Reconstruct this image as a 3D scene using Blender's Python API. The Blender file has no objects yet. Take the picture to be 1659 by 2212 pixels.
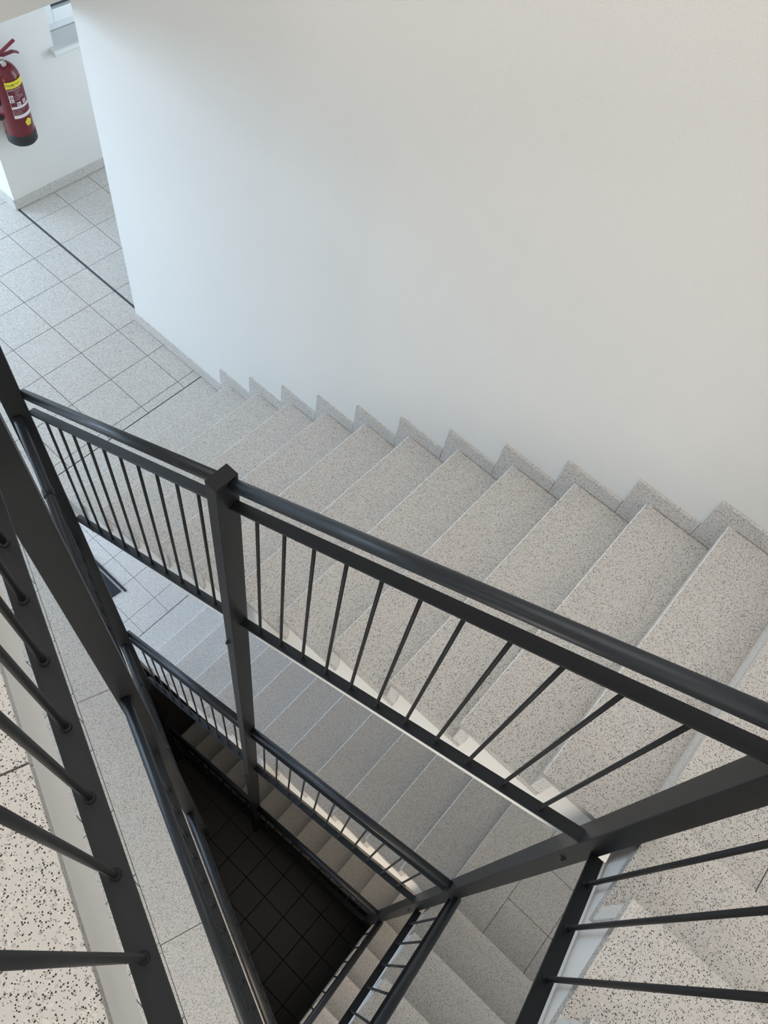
import bpy, bmesh, math, random
from mathutils import Vector, Matrix
random.seed(7)
SC = bpy.context.scene
COL = SC.collection
PI = math.pi

# ------------------------------------------------------------------ camera
F_PX = 1672.64
CAM = Vector((4.613, -2.191, 4.143))
R = ((0.7409370, -0.6238999, 0.2485182),
     (0.6595702, 0.6063795, -0.4441521),
     (0.1264102, 0.4930039, 0.8607948))
cd = bpy.data.cameras.new('camera')
cd.sensor_fit = 'HORIZONTAL'; cd.sensor_width = 36.0
cd.lens = 36.0 * F_PX / 1659.0
cd.clip_start = 0.02; cd.clip_end = 100
co = bpy.data.objects.new('camera', cd); COL.objects.link(co)
co.matrix_world = Matrix.Translation(CAM) @ Matrix(R).to_4x4()
SC.camera = co

# ------------------------------------------------------------------ view, world, lights
SC.view_settings.view_transform = 'Standard'
SC.view_settings.look = 'None'
SC.view_settings.gamma = 1.0
SC.view_settings.use_curve_mapping = False
SC.view_settings.exposure = 0.0
w = bpy.data.worlds.new('world'); SC.world = w; w.use_nodes = True
w.node_tree.nodes['Background'].inputs[0].default_value = (0.8, 0.9, 1.0, 1)
w.node_tree.nodes['Background'].inputs[1].default_value = 0.3

def area(name, loc, direction, sx, sy, power, color):
    l = bpy.data.lights.new(name, 'AREA'); l.shape = 'RECTANGLE'
    l.size = sx; l.size_y = sy; l.energy = power; l.color = color
    o = bpy.data.objects.new(name, l); COL.objects.link(o)
    o.location = loc
    o.rotation_euler = Vector(direction).to_track_quat('-Z', 'Y').to_euler()
    return o
T = 0.2730          # going
r = 0.17018         # rise
S = 17 * r          # storey height
area('skylight', (3.9, -1.3, 5.85), (0, 0, -1), 3.4, 2.0, 52, (1.0, 0.995, 1.0))
area('window_light_upper', (2.6, -4.9, 4.4), (0.15, 1, -0.1), 3.0, 1.8, 32, (1.0, 0.975, 0.94))
area('window_light_landing', (-0.6, -4.85, 1.45), (0.25, 1, -0.1), 2.8, 1.6, 68, (0.62, 0.80, 1.0))
area('fill_light_upper_right', (6.27, -2.2, 4.3), (-1, 0.1, -0.1), 2.6, 1.6, 34, (1.0, 0.98, 0.95))  # added fill brightening the upper slab face, no known window here
area('window_light_left', (-2.9, -2.2, 1.45), (1, 0.1, 0.0), 3.0, 1.6, 210, (0.58, 0.77, 1.0))
area('window_light_lower', (-0.6, -4.85, 1.45 - S), (0.25, 1, -0.1), 2.8, 1.6, 120, (0.56, 0.74, 1.0))
area('window_light_lower_left', (-2.9, -2.2, 1.45 - S), (1, 0.1, 0.0), 3.0, 1.6, 170, (0.56, 0.74, 1.0))
area('window_light_half_landing', (5.6, -4.85, 1.4), (0, 1, -0.2), 1.2, 1.3, 45, (1.0, 0.93, 0.84))
area('window_light_half_landing_lower', (5.6, -4.85, 1.3 - S), (0, 1, -0.2), 1.2, 1.2, 55, (1.0, 0.82, 0.60))
area('fill_light_corridor', (1.19, 1.7, 1.35), (-1, -0.2, 0.0), 2.2, 1.6, 55, (0.74, 0.87, 1.0))  # added fill brightening the extinguisher wall, set against a solid cheek

# ------------------------------------------------------------------ materials
def new_mat(name):
    m = bpy.data.materials.new(name); m.use_nodes = True
    nt = m.node_tree; b = nt.nodes['Principled BSDF']
    return m, nt, b
def simple(name, col, rough=0.5, metal=0.0, spec=0.5, bump=None):
    m, nt, b = new_mat(name)
    b.inputs['Base Color'].default_value = (*col, 1)
    b.inputs['Roughness'].default_value = rough
    b.inputs['Metallic'].default_value = metal
    b.inputs['Specular IOR Level'].default_value = spec
    if bump:
        sc, st, dist = bump
        tc = nt.nodes.new('ShaderNodeTexCoord')
        n = nt.nodes.new('ShaderNodeTexNoise'); n.inputs['Scale'].default_value = sc
        n.inputs['Detail'].default_value = 3
        bp = nt.nodes.new('ShaderNodeBump'); bp.inputs['Strength'].default_value = st
        bp.inputs['Distance'].default_value = dist
        nt.links.new(tc.outputs['Object'], n.inputs['Vector'])
        nt.links.new(n.outputs['Fac'], bp.inputs['Height'])
        nt.links.new(bp.outputs['Normal'], b.inputs['Normal'])
    return m

def terrazzo(name, base, dark=(0.035, 0.03, 0.028), amount=1.0, rough=0.35):
    m, nt, b = new_mat(name)
    L = nt.links.new; N = nt.nodes.new
    tc = N('ShaderNodeTexCoord')
    def vor(scale, feature='F1'):
        v = N('ShaderNodeTexVoronoi'); v.inputs['Scale'].default_value = scale
        v.feature = feature
        L(tc.outputs['Object'], v.inputs['Vector']); return v
    def math_(op, a, bb, clamp=False):
        n = N('ShaderNodeMath'); n.operation = op; n.use_clamp = clamp
        for i, x in enumerate((a, bb)):
            if x is None: continue
            if isinstance(x, (int, float)): n.inputs[i].default_value = x
            else: L(x, n.inputs[i])
        return n.outputs[0]
    def mix(fac, a, c):
        n = N('ShaderNodeMix'); n.data_type = 'RGBA'
        if isinstance(fac, (int, float)): n.inputs[0].default_value = fac
        else: L(fac, n.inputs[0])
        for i, x in ((6, a), (7, c)):
            if isinstance(x, tuple): n.inputs[i].default_value = (*x, 1)
            else: L(x, n.inputs[i])
        return n.outputs[2]
    # cement matrix with a soft drift of tone
    nz = N('ShaderNodeTexNoise'); nz.inputs['Scale'].default_value = 9; nz.inputs['Detail'].default_value = 2
    L(tc.outputs['Object'], nz.inputs['Vector'])
    tint = N('ShaderNodeMix'); tint.data_type = 'RGBA'
    warm = tuple(min(1, c * k) for c, k in zip(base, (1.04, 1.0, 0.96)))
    cool = tuple(min(1, c * k) for c, k in zip(base, (0.97, 1.0, 1.0)))
    L(nz.outputs['Fac'], tint.inputs[0]); tint.inputs[6].default_value = (*warm, 1); tint.inputs[7].default_value = (*cool, 1)
    col = tint.outputs[2]
    # big pale and grey chips
    v1 = vor(135)
    sep = N('ShaderNodeSeparateColor'); L(v1.outputs['Color'], sep.inputs[0])
    inside = math_('LESS_THAN', v1.outputs['Distance'], 0.42)
    g = math_('MULTIPLY', math_('GREATER_THAN', sep.outputs[0], 0.72), inside)
    col = mix(math_('MULTIPLY', g, 0.75), col, tuple(c * 0.68 for c in base))
    p = math_('MULTIPLY', math_('LESS_THAN', sep.outputs[1], 0.25), inside)
    col = mix(math_('MULTIPLY', p, 0.55), col, tuple(min(1, c * k) for c, k in zip(base, (1.25, 1.2, 1.12))))
    # small dark chips, slightly angular
    for sc, th, dist, k in ((300, 0.79, 0.42, 1.0), (450, 0.84, 0.42, 0.9)):
        v = vor(sc)
        s2 = N('ShaderNodeSeparateColor'); L(v.outputs['Color'], s2.inputs[0])
        msk = math_('MULTIPLY', math_('GREATER_THAN', s2.outputs[0], 1 - (1 - th) * amount), math_('LESS_THAN', v.outputs['Distance'], dist))
        col = mix(math_('MULTIPLY', msk, k), col, dark)
    L(col, b.inputs['Base Color'])
    b.inputs['Roughness'].default_value = rough
    b.inputs['Specular IOR Level'].default_value = 0.35
    return m

M_TER = terrazzo('terrazzo', (0.62, 0.595, 0.57), rough=0.28)
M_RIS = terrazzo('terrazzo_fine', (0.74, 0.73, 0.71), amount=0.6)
M_NOSEGLINT = terrazzo('terrazzo_edge_glint', (0.72, 0.71, 0.69), amount=0.3, rough=0.25)  # paler than the treads: window highlight put into the edge colour
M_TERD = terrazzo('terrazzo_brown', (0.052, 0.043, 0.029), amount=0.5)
M_GROUT = simple('grout', (0.085, 0.072, 0.06), 0.9)
M_GROUTD = simple('grout_dark', (0.008, 0.007, 0.006), 0.9)
M_WALL = simple('wall_paint', (0.77, 0.757, 0.725), 0.85, bump=(190, 0.22, 0.004))
M_WHITE = simple('white_concrete_paint', (0.90, 0.88, 0.84), 0.5, bump=(25, 0.15, 0.004))
M_WALLGREY = simple('shaded_white_paint', (0.72, 0.69, 0.65), 0.85)  # wall white greyed, the unlit side's shade put into the colour
M_STEEL = simple('anthracite_paint', (0.018, 0.019, 0.0205), 0.45, spec=0.2, bump=(60, 0.03, 0.001))
M_TUBE = simple('anthracite_tube_paint', (0.018, 0.022, 0.027), 0.40, spec=0.36)
M_BOLT = simple('bolt_black', (0.02, 0.02, 0.02), 0.4)
M_RED = simple('red_enamel', (0.135, 0.006, 0.012), 0.25)
M_RUBBER = simple('black_rubber', (0.012, 0.014, 0.015), 0.45)
M_CHROME = simple('nickel', (0.6, 0.57, 0.5), 0.25, metal=1)
M_YEL = simple('yellow_label', (0.75, 0.62, 0.04), 0.5)
M_LAB = simple('white_label', (0.72, 0.66, 0.66), 0.5)
M_LABRED = simple('red_label', (0.13, 0.008, 0.02), 0.5)
M_INK = simple('ink', (0.03, 0.03, 0.02), 0.6)
M_PVC = simple('white_plastic', (0.82, 0.84, 0.85), 0.35)
M_SILL = simple('sill_stone', (0.74, 0.75, 0.73), 0.4)
M_MAT = simple('dark_mat', (0.018, 0.02, 0.026), 0.9)
mg, nt, b = new_mat('window_glass')
b.inputs['Base Color'].default_value = (0.05, 0.06, 0.07, 1); b.inputs['Roughness'].default_value = 0.05
M_GLASS = mg

# ------------------------------------------------------------------ helpers
def obj(name, bm, mat, parent=None, smooth=False, origin=None, bevel=0.0):
    bmesh.ops.recalc_face_normals(bm, faces=bm.faces[:])
    me = bpy.data.meshes.new(name)
    off = Vector((0, 0, 0))
    q = parent
    while q is not None and q.get('_w') is None: q = q.parent
    if q is not None: off = Vector(q['_w'])
    if origin is not None: off = Vector(origin)
    for v in bm.verts: v.co -= off
    bm.to_mesh(me); bm.free()
    mats = mat if isinstance(mat, (list, tuple)) else [mat]
    for m in mats: me.materials.append(m)
    if smooth:
        for p in me.polygons: p.use_smooth = True
    o = bpy.data.objects.new(name, me); COL.objects.link(o)
    if parent is not None: o.parent = parent
    elif origin is not None: o.location = off
    if bevel:
        md = o.modifiers.new('bevel', 'BEVEL'); md.width = bevel; md.segments = 2
        md.limit_method = 'ANGLE'; md.angle_limit = math.radians(50)
    return o
def thing(name, label, cat, loc, group=None, kind=None):
    o = bpy.data.objects.new(name, None); COL.objects.link(o)
    o.empty_display_size = 0.1
    o.location = loc; o['_w'] = list(loc)
    o['label'] = label; o['category'] = cat
    if group: o['group'] = group
    if kind: o['kind'] = kind
    return o
def tag(o, label, cat, group=None, kind=None):
    o['label'] = label; o['category'] = cat
    if group: o['group'] = group
    if kind: o['kind'] = kind
    return o
def box(bm, a, c):
    x0, y0, z0 = a; x1, y1, z1 = c
    vs = [bm.verts.new(p) for p in ((x0,y0,z0),(x1,y0,z0),(x1,y1,z0),(x0,y1,z0),(x0,y0,z1),(x1,y0,z1),(x1,y1,z1),(x0,y1,z1))]
    for f in ((0,3,2,1),(4,5,6,7),(0,1,5,4),(1,2,6,5),(2,3,7,6),(3,0,4,7)):
        bm.faces.new([vs[i] for i in f])
def prism(bm, pts, z0, z1, mi_side=0, mi_top=0):
    lo = [bm.verts.new((x, y, z0)) for x, y in pts]; hi = [bm.verts.new((x, y, z1)) for x, y in pts]
    bm.faces.new(lo[::-1]); f = bm.faces.new(hi); f.material_index = mi_top
    n = len(pts)
    for i in range(n):
        g = bm.faces.new((lo[i], lo[(i+1) % n], hi[(i+1) % n], hi[i])); g.material_index = mi_side
def extr(bm, prof, fn, a0, a1):
    """profile points (p,q) swept from a0 to a1 along a third axis; fn(p,q,a)->xyz"""
    A = [bm.verts.new(fn(p, q, a0)) for p, q in prof]; B = [bm.verts.new(fn(p, q, a1)) for p, q in prof]
    bm.faces.new(A); bm.faces.new(B[::-1]); n = len(prof)
    for i in range(n): bm.faces.new((A[i], B[i], B[(i+1) % n], A[(i+1) % n]))
def tube(bm, pts, rad, seg=12, cap=True):
    rings = []
    P = [Vector(p) for p in pts]
    for i, p in enumerate(P):
        if i == 0: d = (P[1]-P[0]).normalized(); k = 1
        elif i == len(P)-1: d = (P[-1]-P[-2]).normalized(); k = 1
        else:
            d1 = (P[i]-P[i-1]).normalized(); d2 = (P[i+1]-P[i]).normalized(); d = (d1+d2).normalized()
            k = 1
        up = Vector((0, 0, 1)) if abs(d.z) < 0.95 else Vector((1, 0, 0))
        s = d.cross(up).normalized(); t = s.cross(d).normalized()
        rr = rad[i] if isinstance(rad, (list, tuple)) else rad
        rings.append([bm.verts.new(p + (s*math.cos(2*PI*j/seg) + t*math.sin(2*PI*j/seg))*rr) for j in range(seg)])
    for a, c in zip(rings, rings[1:]):
        for j in range(seg): bm.faces.new((a[j], a[(j+1) % seg], c[(j+1) % seg], c[j]))
    if cap: bm.faces.new(rings[0][::-1]); bm.faces.new(rings[-1])
def flatbar(bm, pts, w, h):
    """flat bar lying flat: width w horizontal across, thickness h in z, along polyline"""
    P = [Vector(p) for p in pts]; rings = []
    for i, p in enumerate(P):
        if i == 0: d = P[1]-P[0]
        elif i == len(P)-1: d = P[-1]-P[-2]
        else: d = (P[i]-P[i-1]).normalized() + (P[i+1]-P[i]).normalized()
        s = Vector((d.y, -d.x, 0)).normalized()
        rings.append([bm.verts.new(p + s*a + Vector((0, 0, c))) for a, c in ((-w/2, -h/2), (w/2, -h/2), (w/2, h/2), (-w/2, h/2))])
    for a, c in zip(rings, rings[1:]):
        for j in range(4): bm.faces.new((a[j], a[(j+1) % 4], c[(j+1) % 4], c[j]))
    bm.faces.new(rings[0][::-1]); bm.faces.new(rings[-1])
def lathe(bm, prof, cx, cy, seg=32):
    rings = []
    for rr, z in prof:
        rings.append([bm.verts.new((cx+rr*math.cos(2*PI*j/seg), cy+rr*math.sin(2*PI*j/seg), z)) for j in range(seg)])
    for a, c in zip(rings, rings[1:]):
        for j in range(seg): bm.faces.new((a[j], a[(j+1) % seg], c[(j+1) % seg], c[j]))
    bm.faces.new(rings[0][::-1]); bm.faces.new(rings[-1])
def clip(poly, a, b_, c):
    """keep a*x+b*y<=c"""
    out = []
    for i in range(len(poly)):
        P, Q = poly[i], poly[(i+1) % len(poly)]
        dp = a*P[0]+b_*P[1]-c; dq = a*Q[0]+b_*Q[1]-c
        if dp <= 0: out.append(P)
        if (dp < 0 < dq) or (dq < 0 < dp):
            t = dp/(dp-dq); out.append((P[0]+(Q[0]-P[0])*t, P[1]+(Q[1]-P[1])*t))
    return out
def parea(p):
    return abs(sum(p[i][0]*p[(i+1) % len(p)][1]-p[(i+1) % len(p)][0]*p[i][1] for i in range(len(p))))/2
def copy_tree(o, dz, label=None, group=None):
    c = o.copy(); COL.objects.link(c); c.location = o.location + Vector((0, 0, dz))
    if label: c['label'] = label
    if group: c['group'] = group
    for ch in o.children:
        d = ch.copy(); COL.objects.link(d); d.parent = c
        for g in ch.children:
            e = g.copy(); COL.objects.link(e); e.parent = d
    return c

# ------------------------------------------------------------------ plan of the stairwell
XN = 2.1415                 # first nosing of the long flight
YE = -1.337                 # well edge of the long flight
YW = -0.150                 # face of the long wall
XE = 5.110                  # well edge of the short flight
XR = 6.32                   # right wall
YB = -1.3318                # first nosing of the short flight
mC, bC = -0.3753, -0.6911   # oblique well edge  y = mC x + bC
yC = lambda x: mC*x + bC
ZH = 12*r                   # height of the half landing
cdir = Vector((-1, -mC, 0)).normalized(); cn = Vector((cdir.y, -cdir.x, 0))   # along the oblique edge, and into the well
UC = (CAM.x*cn.x + (CAM.y - bC)*cn.y)
def su(s, u, z=0):
    p = Vector((CAM.x, CAM.y, 0)) + cdir*s + cn*(u-UC); return (p.x, p.y, z)
def u_of(x, y): return (x*cn.x + (y-bC)*cn.y)

# ------------------------------------------------------------------ the shell
def struct(name, bm, mat, bevel=0.0, label=None, cat=None):
    o = obj(name, bm, mat, bevel=bevel); o['kind'] = 'structure'
    if label: o['label'] = label; o['category'] = cat
    return o
ZB = -2*S
bm = bmesh.new(); box(bm, (1.217, YW, ZB-.2), (XR+.2, .12, 6.0))
struct('wall_back', bm, M_WALL, label='tall white textured stairwell wall behind the long flights', cat='wall')
bm = bmesh.new(); box(bm, (1.217, .12, ZB-.2), (1.40, 3.0, 6.0))
struct('wall_corridor', bm, M_WALL, label='white end cheek of the tall wall facing the corridor', cat='wall')
bm = bmesh.new(); box(bm, (XR, -5.2, ZB-.2), (XR+.2, YW, 6.0))
struct('wall_right', bm, M_WALL, label='white outer wall beside the half landings', cat='wall')
bm = bmesh.new(); box(bm, (-3.2, -5.2, ZB-.2), (XR, -5.0, 6.0))
struct('wall_front', bm, M_WALL, label='white wall on the near side of the landings', cat='wall')
bm = bmesh.new(); box(bm, (-3.2, -5.0, ZB-.2), (-3.0, 3.2, 6.0))
struct('wall_far_left', bm, M_WALL, label='white wall at the far left end of the landing', cat='wall')
bm = bmesh.new(); box(bm, (-3.0, 3.0, ZB-.2), (1.4, 3.2, 6.0))
struct('wall_corridor_end', bm, M_WALL, label='white wall closing the corridor', cat='wall')
# upper wall whose lower edge shows at the top left of the photo
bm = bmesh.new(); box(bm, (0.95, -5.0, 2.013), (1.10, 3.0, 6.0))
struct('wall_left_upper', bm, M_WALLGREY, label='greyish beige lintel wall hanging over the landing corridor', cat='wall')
bm = bmesh.new(); box(bm, (-3.2, -5.2, 6.0), (XR+.2, 3.2, 6.2))
struct('ceiling', bm, M_WALL, label='white ceiling over the stairwell', cat='ceiling')
bm = bmesh.new(); box(bm, (-3.0, -5.0, S-.3), (0.95, 3.0, S-.02))
struct('ceiling_landing', bm, M_WALL, label='white ceiling above the tiled landing', cat='ceiling')

# extinguisher wall with the window recess
WX = -0.187; WY = -0.093; RY = 0.503; RZ = 0.985; DEP = 0.15
bm = bmesh.new()
box(bm, (WX-.32, WY, 0), (WX, RY, S-.3))
box(bm, (WX-.32, RY, 0), (WX, 3.0, RZ-.03))
box(bm, (WX-.32, RY, 2.3), (WX, 3.0, S-.3))
box(bm, (WX-.32, 1.9, RZ-.03), (WX, 3.0, 2.3))
struct('wall_corridor_left', bm, M_WALL, label='white wall with the fire extinguisher and a window recess', cat='wall')
bm = bmesh.new(); box(bm, (-3.0, WY, 0), (WX-.32, WY+.2, S-.3))
struct('wall_landing_left', bm, M_WALL, label='white wall running left from the extinguisher corner', cat='wall')
bm = bmesh.new(); box(bm, (-3.0, WY, -S), (1.217, WY+.2, -.3))
struct('wall_lower_left', bm, M_WALL, label='white wall closing the lower landing', cat='wall')

# ------------------------------------------------------------------ floors
ZT = 0.032
def slab_poly(top=False, off=0.0):
    P = []
    if top: P += [(1.10, -5.0)]
    else: P += [(-3.0, -5.0)]
    P += [(XR, -5.0), (XR, YB-4*T-.03), (XE+.015+off, YB-4*T-.03), (XE+.015+off, yC(XE)-off)]
    if top: P += [(1.10, yC(1.10)-off)]
    else: P += [((YE-bC)/mC, YE+off*.2), (2.155, YE+off), (2.155, YW), (1.217, YW), (1.217, WY), (-3.0, WY)]
    return P
def tile_cells(bm, region, x0, y0, step, z, gap=.0034, xs=None, ys=None):
    bx0 = min(p[0] for p in region); bx1 = max(p[0] for p in region)
    by0 = min(p[1] for p in region); by1 = max(p[1] for p in region)
    i0 = math.floor((bx0-x0)/step); i1 = math.ceil((bx1-x0)/step)
    j0 = math.floor((by0-y0)/step); j1 = math.ceil((by1-y0)/step)
    sgn = 1 if sum(region[i][0]*region[(i+1) % len(region)][1]-region[(i+1) % len(region)][0]*region[i][1] for i in range(len(region))) > 0 else -1
    for i in range(i0, i1):
        for j in range(j0, j1):
            h = gap/2
            c = [(x0+i*step+h, y0+j*step+h), (x0+(i+1)*step-h, y0+j*step+h), (x0+(i+1)*step-h, y0+(j+1)*step-h), (x0+i*step+h, y0+(j+1)*step-h)]
            for k in range(len(region)):
                P, Q = region[k], region[(k+1) % len(region)]
                dx, dy = Q[0]-P[0], Q[1]-P[1]
                a, b_ = (dy, -dx) if sgn > 0 else (-dy, dx)
                if len(c) >= 3: c = clip(c, a, b_, a*P[0]+b_*P[1])
            if len(c) >= 3 and parea(c) > 2e-5:
                q = []
                for p in c:
                    if not q or (abs(p[0]-q[-1][0])+abs(p[1]-q[-1][1])) > 1e-5: q.append(p)
                if len(q) > 2 and abs(q[0][0]-q[-1][0])+abs(q[0][1]-q[-1][1]) < 1e-5: q.pop()
                if len(q) > 2: prism(bm, q, z-.02, z)
def half_u(u0):  # line points of constant u
    return [su(-1.2, u0)[:2], su(6, u0)[:2]]
def cx_at(u, y):   # x on the line of constant u at height y
    # x*cn.x + (y-bC)*cn.y = u
    return (u - (y-bC)*cn.y)/cn.x
def cy_at(u, x): return (u - x*cn.x)/cn.y + bC
def landing_floor(name, z, gx, gy, label, top=False, jo=0.268, first=None):
    root = thing(name, label, 'floor', (0, 0, z), kind='structure')
    bm = bmesh.new(); prism(bm, slab_poly(top, .012), z-.30, z-.028)
    obj('slab', bm, M_WHITE, root)
    bm = bmesh.new(); prism(bm, slab_poly(top, .022), z-.028, z-.0025)
    obj('screed', bm, M_GROUT, root)
    bm = bmesh.new()
    xl = 1.10 if top else -3.0
    g = .0015
    if not top:
        R1 = [(xl, YE), (1.8665, YE), (1.8665, -.0807-.003), (xl, -.0807-.003)]
        R1 = [(xl, YE), (1.8665, YE), (1.8665, WY), (xl, WY)]
        tile_cells(bm, R1, gx, gy, .3, z)
        prism(bm, [(1.8725, YE), (2.165, YE), (2.165, YW), (1.8725, YW)], z-.02, z)
    # tiles behind the border strip
    yt = YE if not top else 0
    R2 = [(xl, -5.0), (XE+.013, -5.0), (XE+.013, cy_at(-.209, XE+.013))]
    if not top: R2 += [(cx_at(-.209, YE-g), YE-g), (xl, YE-g)]
    else: R2 += [(xl, cy_at(-.209, xl))]
    tile_cells(bm, R2, gx, gy, .3, z)
    R5 = [(XE+.017, -5.0), (XR, -5.0), (XR, YB-4*T-.0), (XE+.017, YB-4*T-.0)]
    tile_cells(bm, R5, gx, gy, .3, z)
    # long border slabs along the oblique edge
    k = -3
    while k < 6:
        s0 = jo + 1.236*k + g; s1 = jo + 1.236*(k+1) - g
        c = [su(s0, -.2065)[:2], su(s1, -.2065)[:2], su(s1, 0)[:2], su(s0, 0)[:2]]
        if not top: c = clip(c, 0, 1, YE-g)
        else: c = clip(c, -1, 0, -1.10)
        c = clip(c, 1, 0, XE+.013) if len(c) > 2 else c
        if len(c) > 2 and parea(c) > 1e-4: prism(bm, c, z-ZT, z)
        k += 1
    obj('tiles', bm, M_TER, root, bevel=.0015)
    return root
f0 = landing_floor('floor', 0.0, 0.0, 0.0, 'pale speckled terrazzo tile landing in front of the fire extinguisher wall')
f1 = landing_floor('floor_lower', -S, 0.1654, 0.0487, 'bluish lit terrazzo tile landing one storey down, seen behind the railing')
f2 = landing_floor('floor_upper', S, 0.1, 0.05, 'near terrazzo landing edge at the bottom left, below the closest railing', top=True, jo=0.397)
# corridor floor beyond the dark expansion joint
root = thing('floor_corridor', 'terrazzo tiled corridor floor beyond the dark expansion joint', 'floor', (0, 0, 0), kind='structure')
bm = bmesh.new(); box(bm, (WX, WY, -.3), (1.217, 3.0, -.004)); obj('screed', bm, M_GROUT, root)
bm = bmesh.new(); tile_cells(bm, [(WX, -.0765), (1.217, -.0765), (1.217, 3.0), (WX, 3.0)], 0.0, -.0807, .3, 0)
obj('tiles', bm, M_TER, root, bevel=.0015)
bm = bmesh.new(); box(bm, (WX, -.089, -.02), (1.217, -.0765, -.0008))
o = obj('trim_1', bm, simple('joint_profile', (0.07, 0.075, 0.08), 0.6)); tag(o, 'dark expansion joint crossing the landing tiles toward the wall corner', 'trim', kind='structure')
# dark line in front of the first stair slab
for k, z in enumerate((0.0, -S)):
    bm = bmesh.new(); box(bm, (1.8665, YE, z-.02), (1.8725, YW, z-.0012))
    o = obj('trim_%d' % (2+k), bm, simple('joint_dark', (0.02, 0.02, 0.022), 0.7))
    tag(o, ('dark joint line in front of the first step of the main flight', 'joint line before the first step one storey down')[k], 'trim', kind='structure')
# basement floor
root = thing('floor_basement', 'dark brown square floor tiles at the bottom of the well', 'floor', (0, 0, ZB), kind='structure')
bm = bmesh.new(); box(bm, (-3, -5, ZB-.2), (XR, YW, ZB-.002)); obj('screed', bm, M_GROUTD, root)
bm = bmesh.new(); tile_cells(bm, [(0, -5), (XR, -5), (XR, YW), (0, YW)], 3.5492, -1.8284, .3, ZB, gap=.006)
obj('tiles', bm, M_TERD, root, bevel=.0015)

# half landings
def half_landing(name, z, label):
    root = thing(name, label, 'floor', (0, 0, z), kind='structure')
    yb = YB-.03+T*0
    x0 = XN+11*T+.012
    P = [(x0+.02, YB-.03), (XR, YB-.03), (XR, YW), (x0+.02, YW)]
    bm = bmesh.new(); prism(bm, P, z-.30, z-.03); obj('slab', bm, M_WHITE, root)
    bm = bmesh.new()
    prism(bm, [(x0, YB-.02), (XR, YB-.02), (XR, YW), (x0, YW)], z-.03, z-.0025); obj('screed', bm, M_GROUT, root)
    bm = bmesh.new()
    # first slab carries the nosing of the last riser
    xj = 5.4458
    P = [(XN+11*T, YB-.03), (xj-.0015, YB-.03), (xj-.0015, YW), (XN+11*T, YW)]
    prism(bm, P, z-.032, z)
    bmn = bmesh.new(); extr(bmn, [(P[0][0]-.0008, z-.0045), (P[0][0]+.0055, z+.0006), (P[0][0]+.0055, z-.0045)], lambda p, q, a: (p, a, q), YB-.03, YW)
    obj('nosing', bmn, M_NOSEGLINT, root)  # thin strip carrying the painted edge highlight
    tile_cells(bm, [(xj+.0015, YB-.02), (XR, YB-.02), (XR, YW), (xj+.0015, YW)], xj, -1.052, .3, z)
    obj('tiles', bm, M_TER, root, bevel=.002)
    return root
half_landing('floor_half_landing', ZH, 'near terrazzo half landing at the right edge beyond the big corner post')
half_landing('floor_half_landing_lower', ZH-S, 'terrazzo half landing with brown joints seen below the big corner post')
half_landing('floor_half_landing_basement', ZH-2*S, 'dim half landing deep in the well behind the third handrail')

# ------------------------------------------------------------------ stair flights
def flight(name, label, fn, n, W, z0, org, group=None, last_nose=True):
    """fn(run, v, z)->xyz; run measured from first nosing, v from the well edge to the wall"""
    root = thing(name, label, 'stairs', org, group, kind='structure')
    # white concrete body with sawtooth top
    body = []
    NB = .012
    base0 = NB+.036
    for k in range(n):
        body.append((base0+k*T, k*r + (0 if k else -.0)))
        body.append((base0+k*T, (k+1)*r-.034))
    end = (n-1)*T+base0+.02
    body.append((end, n*r-.034))
    nos = lambda x: x/T*r + r
    body.append((end, nos(end)-.485)); body.append((base0+.60, nos(base0+.60)-.485)); body.append((base0, -.0-.10))
    bm = bmesh.new(); extr(bm, body, lambda p, q, a: fn(p, a, z0+q), .014, W)
    obj('stringer', bm, M_WHITE, root, bevel=.004)
    for k in range(n):
        bm = bmesh.new()
        zz = (k+1)*r
        # tread with nosing; the last one belongs to the landing, only a short nose
        run1 = (k+1)*T+NB+.034 if k < n-1 else None
        if run1:
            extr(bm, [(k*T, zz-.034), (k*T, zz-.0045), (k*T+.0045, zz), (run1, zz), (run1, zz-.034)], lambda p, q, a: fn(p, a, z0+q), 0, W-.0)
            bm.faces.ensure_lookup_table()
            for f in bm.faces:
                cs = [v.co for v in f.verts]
                if len(cs) == 4 and abs(max(c.z for c in cs)-(z0+zz)) < 1e-4 and abs(min(c.z for c in cs)-(z0+zz-.0045)) < 1e-4: f.material_index = 1  # front chamfer takes the painted highlight
            obj('tread', bm, [M_TER, M_NOSEGLINT], root, bevel=.0015)
        bm = bmesh.new()
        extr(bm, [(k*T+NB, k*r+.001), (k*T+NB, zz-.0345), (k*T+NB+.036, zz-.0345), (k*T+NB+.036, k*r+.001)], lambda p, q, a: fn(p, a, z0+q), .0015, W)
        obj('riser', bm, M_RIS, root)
    return root
fnA = lambda p, v, z: (XN+p, YE+v, z)
fnB = lambda p, v, z: (XE+v, YB-p, z)
WA = YW-YE; WB = XR-XE
labsA = ['main upper flight of pale speckled terrazzo steps along the tall white wall',
         'second flight of grey terrazzo steps one storey down, under the main railing',
         'deepest flight of brownish shaded steps beside the dark well floor']
labsB = ['near terrazzo steps in the bottom right corner beside the big corner post',
         'middle short flight of steps below the big corner post, lower right',
         'lowest short flight of yellowish lit steps at the bottom edge']
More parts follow.
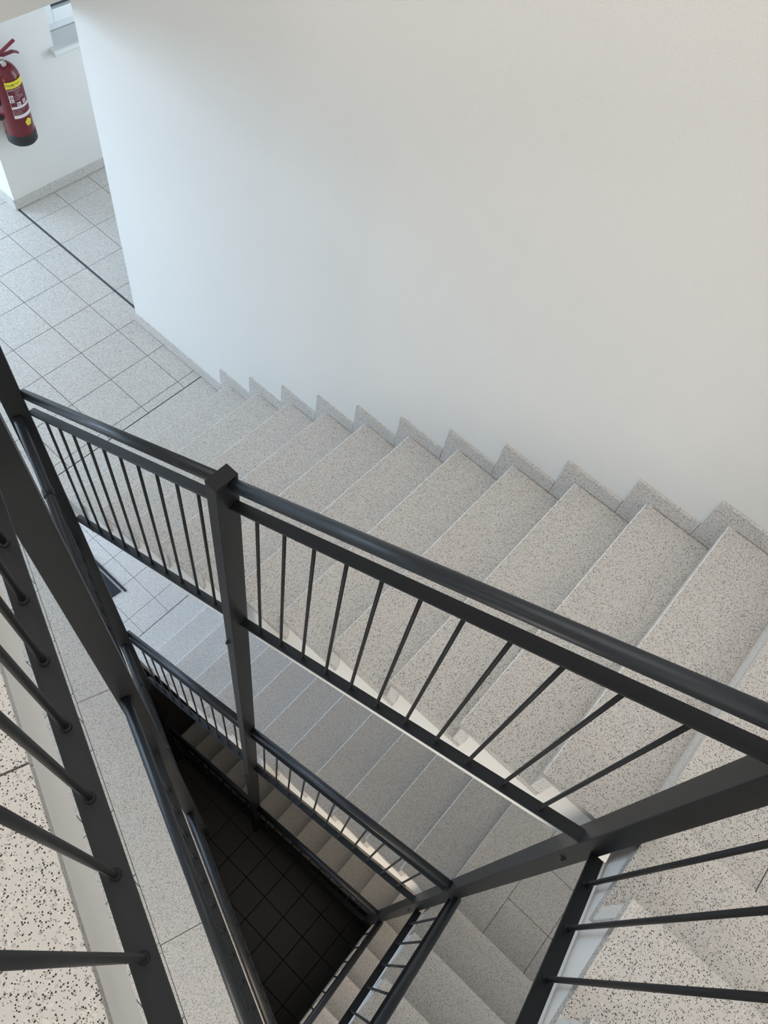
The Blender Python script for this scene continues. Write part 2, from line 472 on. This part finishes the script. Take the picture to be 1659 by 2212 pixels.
for k in range(3):
    z = -k*S
    a = flight('stair_flight', labsA[k], fnA, 12, WA, z, (XN, YE, z), 'long stair flights along the tall wall')
    # skirting pieces on the wall, one per step
    xa = XN-.0739; hs = .0787
    for j in range(12):
        x0 = xa+j*T+.0008; x1 = xa+(j+1)*T-.0008
        zt = z+(j+1)*r+hs
        bm = bmesh.new()
        prof = [(x0, z+j*r+.004), (XN+j*T+.028, z+j*r+.004), (XN+j*T+.028, z+(j+1)*r+.004), (x1, z+(j+1)*r+.004), (x1, zt), (x0, zt)]
        if j == 11: prof = [(x0, z+j*r+.001), (XN+j*T+.028, z+j*r+.001), (XN+j*T+.028, z+12*r+.001), (XR, z+12*r+.001), (XR, zt), (x0, zt)]
        extr(bm, prof, lambda p, q, A: (p, A, q), YW-.0125, YW)
        obj('skirting', bm, M_TER, a, bevel=.001)
    flight('short_stair_flight', labsB[k], fnB, 5, WB, z+ZH, (XE, YB, z+ZH), 'short stair flights turning to the landings')

# ------------------------------------------------------------------ baseboards
bm = bmesh.new(); box(bm, (1.217-.012, YW-.0125, 0.004), (XN-.075, YW, .0787))
o = struct('baseboard_back', bm, M_TER, bevel=.001, label='speckled terrazzo baseboard at the foot of the tall wall on the landing', cat='baseboard')
bm = bmesh.new(); box(bm, (1.217-.012, YW, 0.001), (1.217, 2.99, .0787))
struct('baseboard_corridor', bm, M_TER, bevel=.001, label='terrazzo baseboard on the corridor cheek', cat='baseboard')
bm = bmesh.new()
y = WY-.0115
while y < 3:
    box(bm, (WX, y+.0006, 0.004), (WX+.0125, min(y+.3, 2.99)-.0006, .075)); y += .3
struct('baseboard_left', bm, M_TER, bevel=.001, label='terrazzo baseboard under the fire extinguisher', cat='baseboard')
bm = bmesh.new()
x = WX+.0125
while x > -2.9:
    box(bm, (x-.3+.0006, WY-.0115, 0.001), (x-.0006, WY, .075)); x -= .3
struct('baseboard_landing', bm, M_TER, bevel=.001, label='terrazzo baseboard running left from the extinguisher corner', cat='baseboard')
bm = bmesh.new(); box(bm, (1.217-.012, YW-.0125, -S+0.001), (XN-.075, YW, -S+.0787))
struct('baseboard_lower', bm, M_TER, bevel=.001, label='terrazzo baseboard on the lower landing', cat='baseboard')

# ------------------------------------------------------------------ railing posts
def post(name, label, x0, x1, y0, y1, z0, z1, bolts, rot=None, group='square steel railing posts'):
    root = thing(name, label, 'post', ((x0+x1)/2, (y0+y1)/2, z0), group)
    bm = bmesh.new()
    if rot is None:
        box(bm, (x0, y0, z0), (x1, y1, z1-.004))
        cap = bmesh.new(); box(cap, (x0-.0005, y0-.0005, z1-.004), (x1+.0005, y1+.0005, z1))
    else:
        s0, s1, u0, u1 = rot
        P = [su(s0, u0)[:2], su(s1, u0)[:2], su(s1, u1)[:2], su(s0, u1)[:2]]
        prism(bm, P, z0, z1-.004)
        cap = bmesh.new(); prism(cap, P, z1-.004, z1)
    obj('shaft', bm, M_STEEL, root, bevel=.003)
    obj('cap', cap, M_STEEL, root, bevel=.0015)
    for p, d in bolts:
        bm = bmesh.new(); p = Vector(p); d = Vector(d)
        tube(bm, [p, p+d*.006], .011, 6); tube(bm, [p+d*.005, p+d*.014], .006, 8)
        obj('bolt', bm, M_BOLT, root)
    return root
P2 = (3.612, 3.662, -1.483, -1.396)
P3 = (5.042, 5.096, -1.458, -1.370)
P1 = (2.264, 2.314, -1.447, -1.360)
nosA = lambda x: (x-XN)/T*r + r
post('railing_post', 'middle railing post with a square cap halfway along the main railing', *P2, -2*S+.75, 2.19,
     [((3.625, P2[2], nosA(3.625)-.22-k*S), (0, -1, 0)) for k in range(3)])
post('railing_post', 'thick corner post reaching in from the right edge of the photo', *P3, -2*S+1.75, S+.35,
     [((5.065, P3[2], 1.78-k*S), (0, -1, 0)) for k in range(2)])
post('railing_post', 'far left post where the main railing starts, beside the upper landing tiles', 0, 0, 0, 0, -2*S+.01, S+1.1,
     [(su(2.40, .075, -.12-k*S), tuple(-cdir)) for k in range(2)], rot=(2.40, 2.45, .031, .119))
s4 = 1.095
post('railing_post', 'widest closest post slanting down the left side over the oblique railing', 0, 0, 0, 0, -S-.42, S+1.1,
     [(su(s4+.025, .119, -.12), tuple(cn)), (su(s4+.025, .119, -.12-S), tuple(cn))], rot=(s4, s4+.05, .031, .119))

# ------------------------------------------------------------------ railing panels
YRL = -1.422; XRL = 5.096
HB, HT, HH = -.052, .920, 1.062      # bottom bar, top bar, handrail above the nosing line
def panel(name, label, path, feet, group, hh=HH, ht=HT, hb=HB, sleeves=(), hpath=None):
    """path: list of points on the pitch line; feet: points on the pitch line"""
    root = thing(name, label, 'railing', path[0], group)
    up = lambda p, h: (p[0], p[1], p[2]+h)
    bm = bmesh.new(); tube(bm, [up(p, hh-.021) for p in (hpath or path)], .021, 24)
    obj('handrail', bm, M_TUBE, root, smooth=True)
    bm = bmesh.new(); flatbar(bm, [up(p, ht) for p in (hpath or path)], .040, .010)
    obj('top_bar', bm, M_STEEL, root, bevel=.0015)
    bm = bmesh.new(); flatbar(bm, [up(p, hb) for p in path], .040, .010)
    obj('bottom_bar', bm, M_STEEL, root, bevel=.0015)
    for f in feet:
        bm = bmesh.new(); tube(bm, [up(f, hb), up(f, ht)], .0062, 12)
        o = obj('baluster', bm, M_STEEL, root, smooth=True)
        bm = bmesh.new(); tube(bm, [up(f, hb+.004), up(f, hb+.0085), up(f, hb+.013)], [.0095, .009, .0062], 10)
        obj('weld', bm, M_STEEL, o if False else root, smooth=True)
    for p in sleeves:
        bm = bmesh.new(); a = Vector(up(p, hh-.021)); tube(bm, [a-cdir*.02, a+cdir*.02], .026, 16)
        bm2 = bm
        obj('rail_bracket', bm, M_STEEL, root)
    return root
desc = ['main', 'second', 'deepest']
for k in range(3):
    dz = -k*S
    la = ['left section of the main handrail between the far left post and the capped middle post',
          'second railing down, its left section seen under the main railing',
          'deepest railing in the dark well, left section'][k]
    lb = ['main railing right of the capped middle post, running to the right edge',
          'second railing down, right of the middle post, meeting the corner post lower right',
          'deepest railing with thin balusters, right of the middle post foot'][k]
    lc = ['nearest short railing at the lower right with long horizontal looking balusters',
          'second short railing going down left from the corner post below the main one',
          'deepest short railing at the bottom edge of the well'][k]
    ax = lambda x: (x, YRL, nosA(x)+dz)
    panel('stair_railing', la, [ax(2.300), ax(P2[0]+.004)], [ax(2.431+.1169*i) for i in range(10)], 'railings along the long flights')
    panel('stair_railing', lb, [ax(P2[1]-.004), ax(P3[0]+.004)], [ax(3.765+.1157*i) for i in range(11)], 'railings along the long flights')
    zc = nosA(5.09)+dz
    by = lambda y: (XRL, y, zc+(YRL-y)*r/T)
    panel('short_stair_railing', lc, [by(P3[2]+.004), by(-2.50)], [by(-1.549-.135*i) for i in range(8)] if False else [by(-1.552-.1345*i) for i in range(7)], 'railings along the short flights')
UR = .064
for k, z in enumerate((S, 0.0, -S)):
    lab1 = ['closest railing at the left edge, cropped by the frame, with thick balusters',
            'oblique railing below the closest one, running beside the widest post to the bottom edge',
            'oblique railing one storey further down at the rim of the dark well'][k]
    lab2 = ['closest railing beyond the widest post, at the upper left edge',
            'short oblique handrail between the far left post and the widest post',
            'lower oblique railing section behind the widest post'][k]
    cs = lambda s: (*su(s, UR)[:2], z)
    panel('landing_railing', lab1, [cs(-.50), cs(s4+.004)], [cs(.077+.1154*i) for i in range(-4, 8)], 'oblique railings along the landings', hh=.985, ht=.86, hb=.0)
    panel('landing_railing', lab2, [cs(s4+.046), cs(2.404)], [cs(s4+.05+.1154*(i+.9)) for i in range(10)], 'oblique railings along the landings', hh=.985, ht=.86, hb=.0,
          sleeves=[cs(2.14)], hpath=[cs(s4+.046), cs(2.14), (*cs(2.404)[:2], z+.25)])

# ------------------------------------------------------------------ window
root = thing('window_1', 'white framed window in the recess at the top left', 'window', (WX-.2, RY, 1.0), kind='structure')
fx = WX-DEP
bm = bmesh.new()
box(bm, (fx-.06, RY, RZ), (fx, RY+.06, 2.3)); box(bm, (fx-.06, 1.84, RZ), (fx, 1.9, 2.3))
box(bm, (fx-.06, RY+.06, RZ), (fx, 1.84, RZ+.07)); box(bm, (fx-.06, RY+.06, 2.23), (fx, 1.84, 2.3))
obj('frame', bm, M_PVC, root, bevel=.004)
bm = bmesh.new()
y0, y1, z0_, z1_ = RY+.045, 1.855, RZ+.05, 2.25
box(bm, (fx-.04, y0, z0_), (fx+.02, y0+.075, z1_)); box(bm, (fx-.04, y1-.075, z0_), (fx+.02, y1, z1_))
box(bm, (fx-.04, y0+.075, z0_), (fx+.02, y1-.075, z0_+.085)); box(bm, (fx-.04, y0+.075, z1_-.085), (fx+.02, y1-.075, z1_))
obj('sash', bm, M_PVC, root, bevel=.006)
bm = bmesh.new(); box(bm, (fx-.02, y0+.07, z0_+.08), (fx-.012, y1-.07, z1_-.08)); obj('pane', bm, M_GLASS, root)
bm = bmesh.new()
sx1 = WX+.058
box(bm, (WX-DEP, RY+.001, RZ-.03), (WX+.001, 1.895, RZ))
nose = [(WX+.0005, RZ)] + [(sx1-.021+.021*math.sin(a*PI/8), RZ-.021+.021*math.cos(a*PI/8)) for a in range(9)] + [(WX+.0005, RZ-.042)]
extr(bm, nose, lambda p, q, a: (p, a, q), RY-.036, 1.895)
o = obj('windowsill', bm, M_SILL, bevel=.0015); tag(o, 'thick rounded white windowsill below the window recess', 'windowsill')

# ------------------------------------------------------------------ fire extinguisher
EX, EY, ER = WX+.105, .062, .094
ZB0, ZB1 = .575, 1.080
root = thing('fire_extinguisher', 'dark red fire extinguisher with black foot hanging on the white wall', 'fire extinguisher', (EX, EY, ZB0))
bm = bmesh.new()
prof = [(ER-.004, ZB0+.01), (ER, ZB0+.02), (ER, ZB1-.10)]
for i in range(1, 9):
    a = i/9*PI/2; prof.append((.026+(ER-.026)*math.cos(a), ZB1-.10+.10*math.sin(a)))
prof.append((.022, ZB1)); prof.append((.022, ZB1+.012))
lathe(bm, prof, EX, EY, 40); obj('cylinder', bm, M_RED, root, smooth=True)
bm = bmesh.new(); lathe(bm, [(ER-.03, ZB0-.012), (ER-.008, ZB0-.01), (ER+.0035, ZB0+.004), (ER+.0035, ZB0+.06), (ER+.001, ZB0+.064)], EX, EY, 40)
obj('foot_ring', bm, M_RUBBER, root, smooth=True)
bm = bmesh.new(); lathe(bm, [(.024, ZB1+.004), (.026, ZB1+.014), (.017, ZB1+.017), (.017, ZB1+.030), (.021, ZB1+.032), (.021, ZB1+.042), (.012, ZB1+.045)], EX, EY, 20)
tube(bm, [(EX+.012, EY, ZB1+.022), (EX+.036, EY, ZB1+.012)], .013, 14)
tube(bm, [(EX, EY-.01, ZB1+.025), (EX, EY-.045, ZB1+.020)], .009, 12)
valve = obj('valve', bm, M_CHROME, root, smooth=True)
bm = bmesh.new(); n0 = Vector((EX+.036, EY, ZB1+.012)); tube(bm, [n0, n0+Vector((.006, 0, -.001))], .016, 16); obj('pressure_gauge', bm, simple('gauge', (.5, .5, .46), .3), root)
def plate_strip(bm, pts, wid, th):
    flatbar(bm, pts, wid, th)
bm = bmesh.new(); plate_strip(bm, [(EX, EY-.05, ZB1+.040), (EX, EY+.0, ZB1+.050), (EX, EY+.04, ZB1+.066), (EX, EY+.120, ZB1+.098), (EX, EY+.128, ZB1+.100)], .026, .010)
obj('squeeze_lever', bm, simple('lever_red', (.20, .012, .03), .35), root, bevel=.004)
bm = bmesh.new(); plate_strip(bm, [(EX, EY-.03, ZB1+.040), (EX, EY+.03, ZB1+.040), (EX, EY+.10, ZB1+.040), (EX, EY+.135, ZB1+.022)], .026, .012)
obj('carry_handle', bm, simple('handle_red', (.16, .01, .03), .35), root, bevel=.004)
bm = bmesh.new()
hp = []
for i in range(15):
    t = i/14
    hp.append((EX+.02*math.sin(t*PI), EY-.045-.075*math.sin(min(1, t*1.25)*PI)*.9-.02*t, ZB1+.020-.36*t))
tube(bm, hp, .011, 12); obj('hose', bm, M_RUBBER, root, smooth=True)
bm = bmesh.new(); tube(bm, [hp[-1], (hp[-1][0], hp[-1][1]+.006, hp[-1][2]-.05)], [.013, .008], 12); obj('nozzle', bm, M_RUBBER, root, smooth=True)
bm = bmesh.new(); box(bm, (EX-.02, EY-ER-.025, ZB0+.17), (EX+.01, EY-ER+.004, ZB0+.195)); obj('hose_clip', bm, M_RUBBER, root, bevel=.003)
def cyl(az, z, rr): return (EX+rr*math.cos(az), EY+rr*math.sin(az), z)
def patch(a0, a1, z0, z1, off, bm, seg=14):
    A = [bm.verts.new(cyl(a0+(a1-a0)*i/seg, z0, ER+off)) for i in range(seg+1)]
    B = [bm.verts.new(cyl(a0+(a1-a0)*i/seg, z1, ER+off)) for i in range(seg+1)]
    for i in range(seg): bm.faces.new((A[i], A[i+1], B[i+1], B[i]))
AZ0, AZ1 = math.radians(-34), math.radians(50)
zl0, zl1 = ZB0+.195, ZB0+.400
bm = bmesh.new(); patch(AZ0, AZ1, zl0, zl1, .0010, bm); label_o = obj('label_panel', bm, M_LABRED, root)
bm = bmesh.new()
patch(AZ0, AZ1, zl0, zl0+.022, .0018, bm); patch(AZ0, AZ1, zl0+.064, zl0+.080, .0018, bm)
patch(AZ0, AZ0+.018, zl0, zl1, .0018, bm, 2)
for a, z in ((-25, .146), (-25, .120)):
    patch(math.radians(a-8), math.radians(a+8), zl0+z-.012, zl0+z+.010, .0018, bm, 4)
for a, z in ((-2, .096), (24, .100)):
    patch(math.radians(a-8), math.radians(a+8), zl0+z-.014, zl0+z+.010, .0018, bm, 4)
obj('label_fields', bm, M_LAB, label_o)
bm = bmesh.new()
for a, z in ((-25, .146), (-25, .120), (-2, .096), (24, .100)):
    patch(math.radians(a-4), math.radians(a-1), zl0+z-.008, zl0+z+.006, .0024, bm, 2)
    patch(math.radians(a+1), math.radians(a+5), zl0+z-.008, zl0+z-.001, .0024, bm, 2)
obj('pictogram', bm, M_INK, label_o)
bm = bmesh.new(); patch(AZ0-.03, AZ1+.02, zl1-.006, zl1+.036, .0022, bm); yl = obj('yellow_strip', bm, M_YEL, root)
def text_on(body, size, az, z, mat, parent, name, off=.003, tilt=0):
    cu = bpy.data.curves.new(name, 'FONT'); cu.body = body; cu.size = size; cu.align_x = 'LEFT'
    cu.resolution_u = 2
    to = bpy.data.objects.new(name, cu); COL.objects.link(to)
    bpy.context.view_layer.update()
    me = bpy.data.meshes.new_from_object(to)
    bpy.data.objects.remove(to); bpy.data.curves.remove(cu)
    for v in me.vertices:
        x, y = v.co.x, v.co.y
        v.co = Vector(cyl(az + x/ER, z + y + tilt*x, ER+off)) - Vector((EX, EY, ZB0))
    me.materials.append(mat); o = bpy.data.objects.new(name, me); COL.objects.link(o); o.parent = parent
    return o
M_TXT = simple('white_print', (.78, .72, .72), .6)
text_on('FEUERLÖSCHER', .0125, math.radians(-31), zl1-.020, M_TXT, label_o, 'label_text')
for i, tx in enumerate(['1. Sicherung', '   ziehen', '2. Schlagknopf', '3. Löschpistole', '4. Feuer']):
    text_on(tx, .0098, math.radians(-12), zl1-.034-i*.0125, M_TXT, label_o, 'label_text')
for i, tx in enumerate(['Nach Gebrauch neu füllen', 'Nur zum Löschen', 'Funktionsbereich']):
    text_on(tx, .0075, math.radians(-31), zl0+.052-i*.0105, M_TXT, label_o, 'label_text')
text_on('Feuer', .020, math.radians(-33), zl1+.010, M_INK, yl, 'strip_text')
text_on('Y', .026, math.radians(-10), zl1+.004, M_INK, yl, 'strip_text')
text_on('schutz', .013, math.radians(4), zl1+.012, M_INK, yl, 'strip_text')
bm = bmesh.new()
ca, cz = math.radians(16), zl0-.042
pp = []
for i in range(5):
    a = 2*PI*i/5+PI/2
    pp.append(bm.verts.new(cyl(ca+.026*math.cos(a)/ER*1.0, cz+.028*math.sin(a), ER+.002)))
c0 = bm.verts.new(cyl(ca, cz, ER+.0035))
for i in range(5): bm.faces.new((c0, pp[i], pp[(i+1) % 5]))
pent = obj('pentagon_sticker', bm, M_YEL, root)
text_on('<-', .012, ca-.10, cz+.0, M_INK, pent, 'sticker_text', off=.0045)
text_on('----', .008, ca-.10, cz-.012, M_INK, pent, 'sticker_text', off=.0045)

# ------------------------------------------------------------------ mat on the lower landing
root = thing('doormat', 'dark floor mat on the lower landing beside the far left post', 'mat', (1.15, -1.2, -S))
bm = bmesh.new(); prism(bm, [(.55, -1.40), (1.36, -1.40), (1.40, -1.025), (.55, -1.025)], -S+.001, -S+.012); obj('mat_body', bm, M_MAT, root, bevel=.003)
bm = bmesh.new(); prism(bm, [(.55, -1.018), (1.43, -1.005), (1.43, -.985), (.55, -.985)], -S+.001, -S+.014); obj('edge_strip', bm, M_MAT, root, bevel=.002)
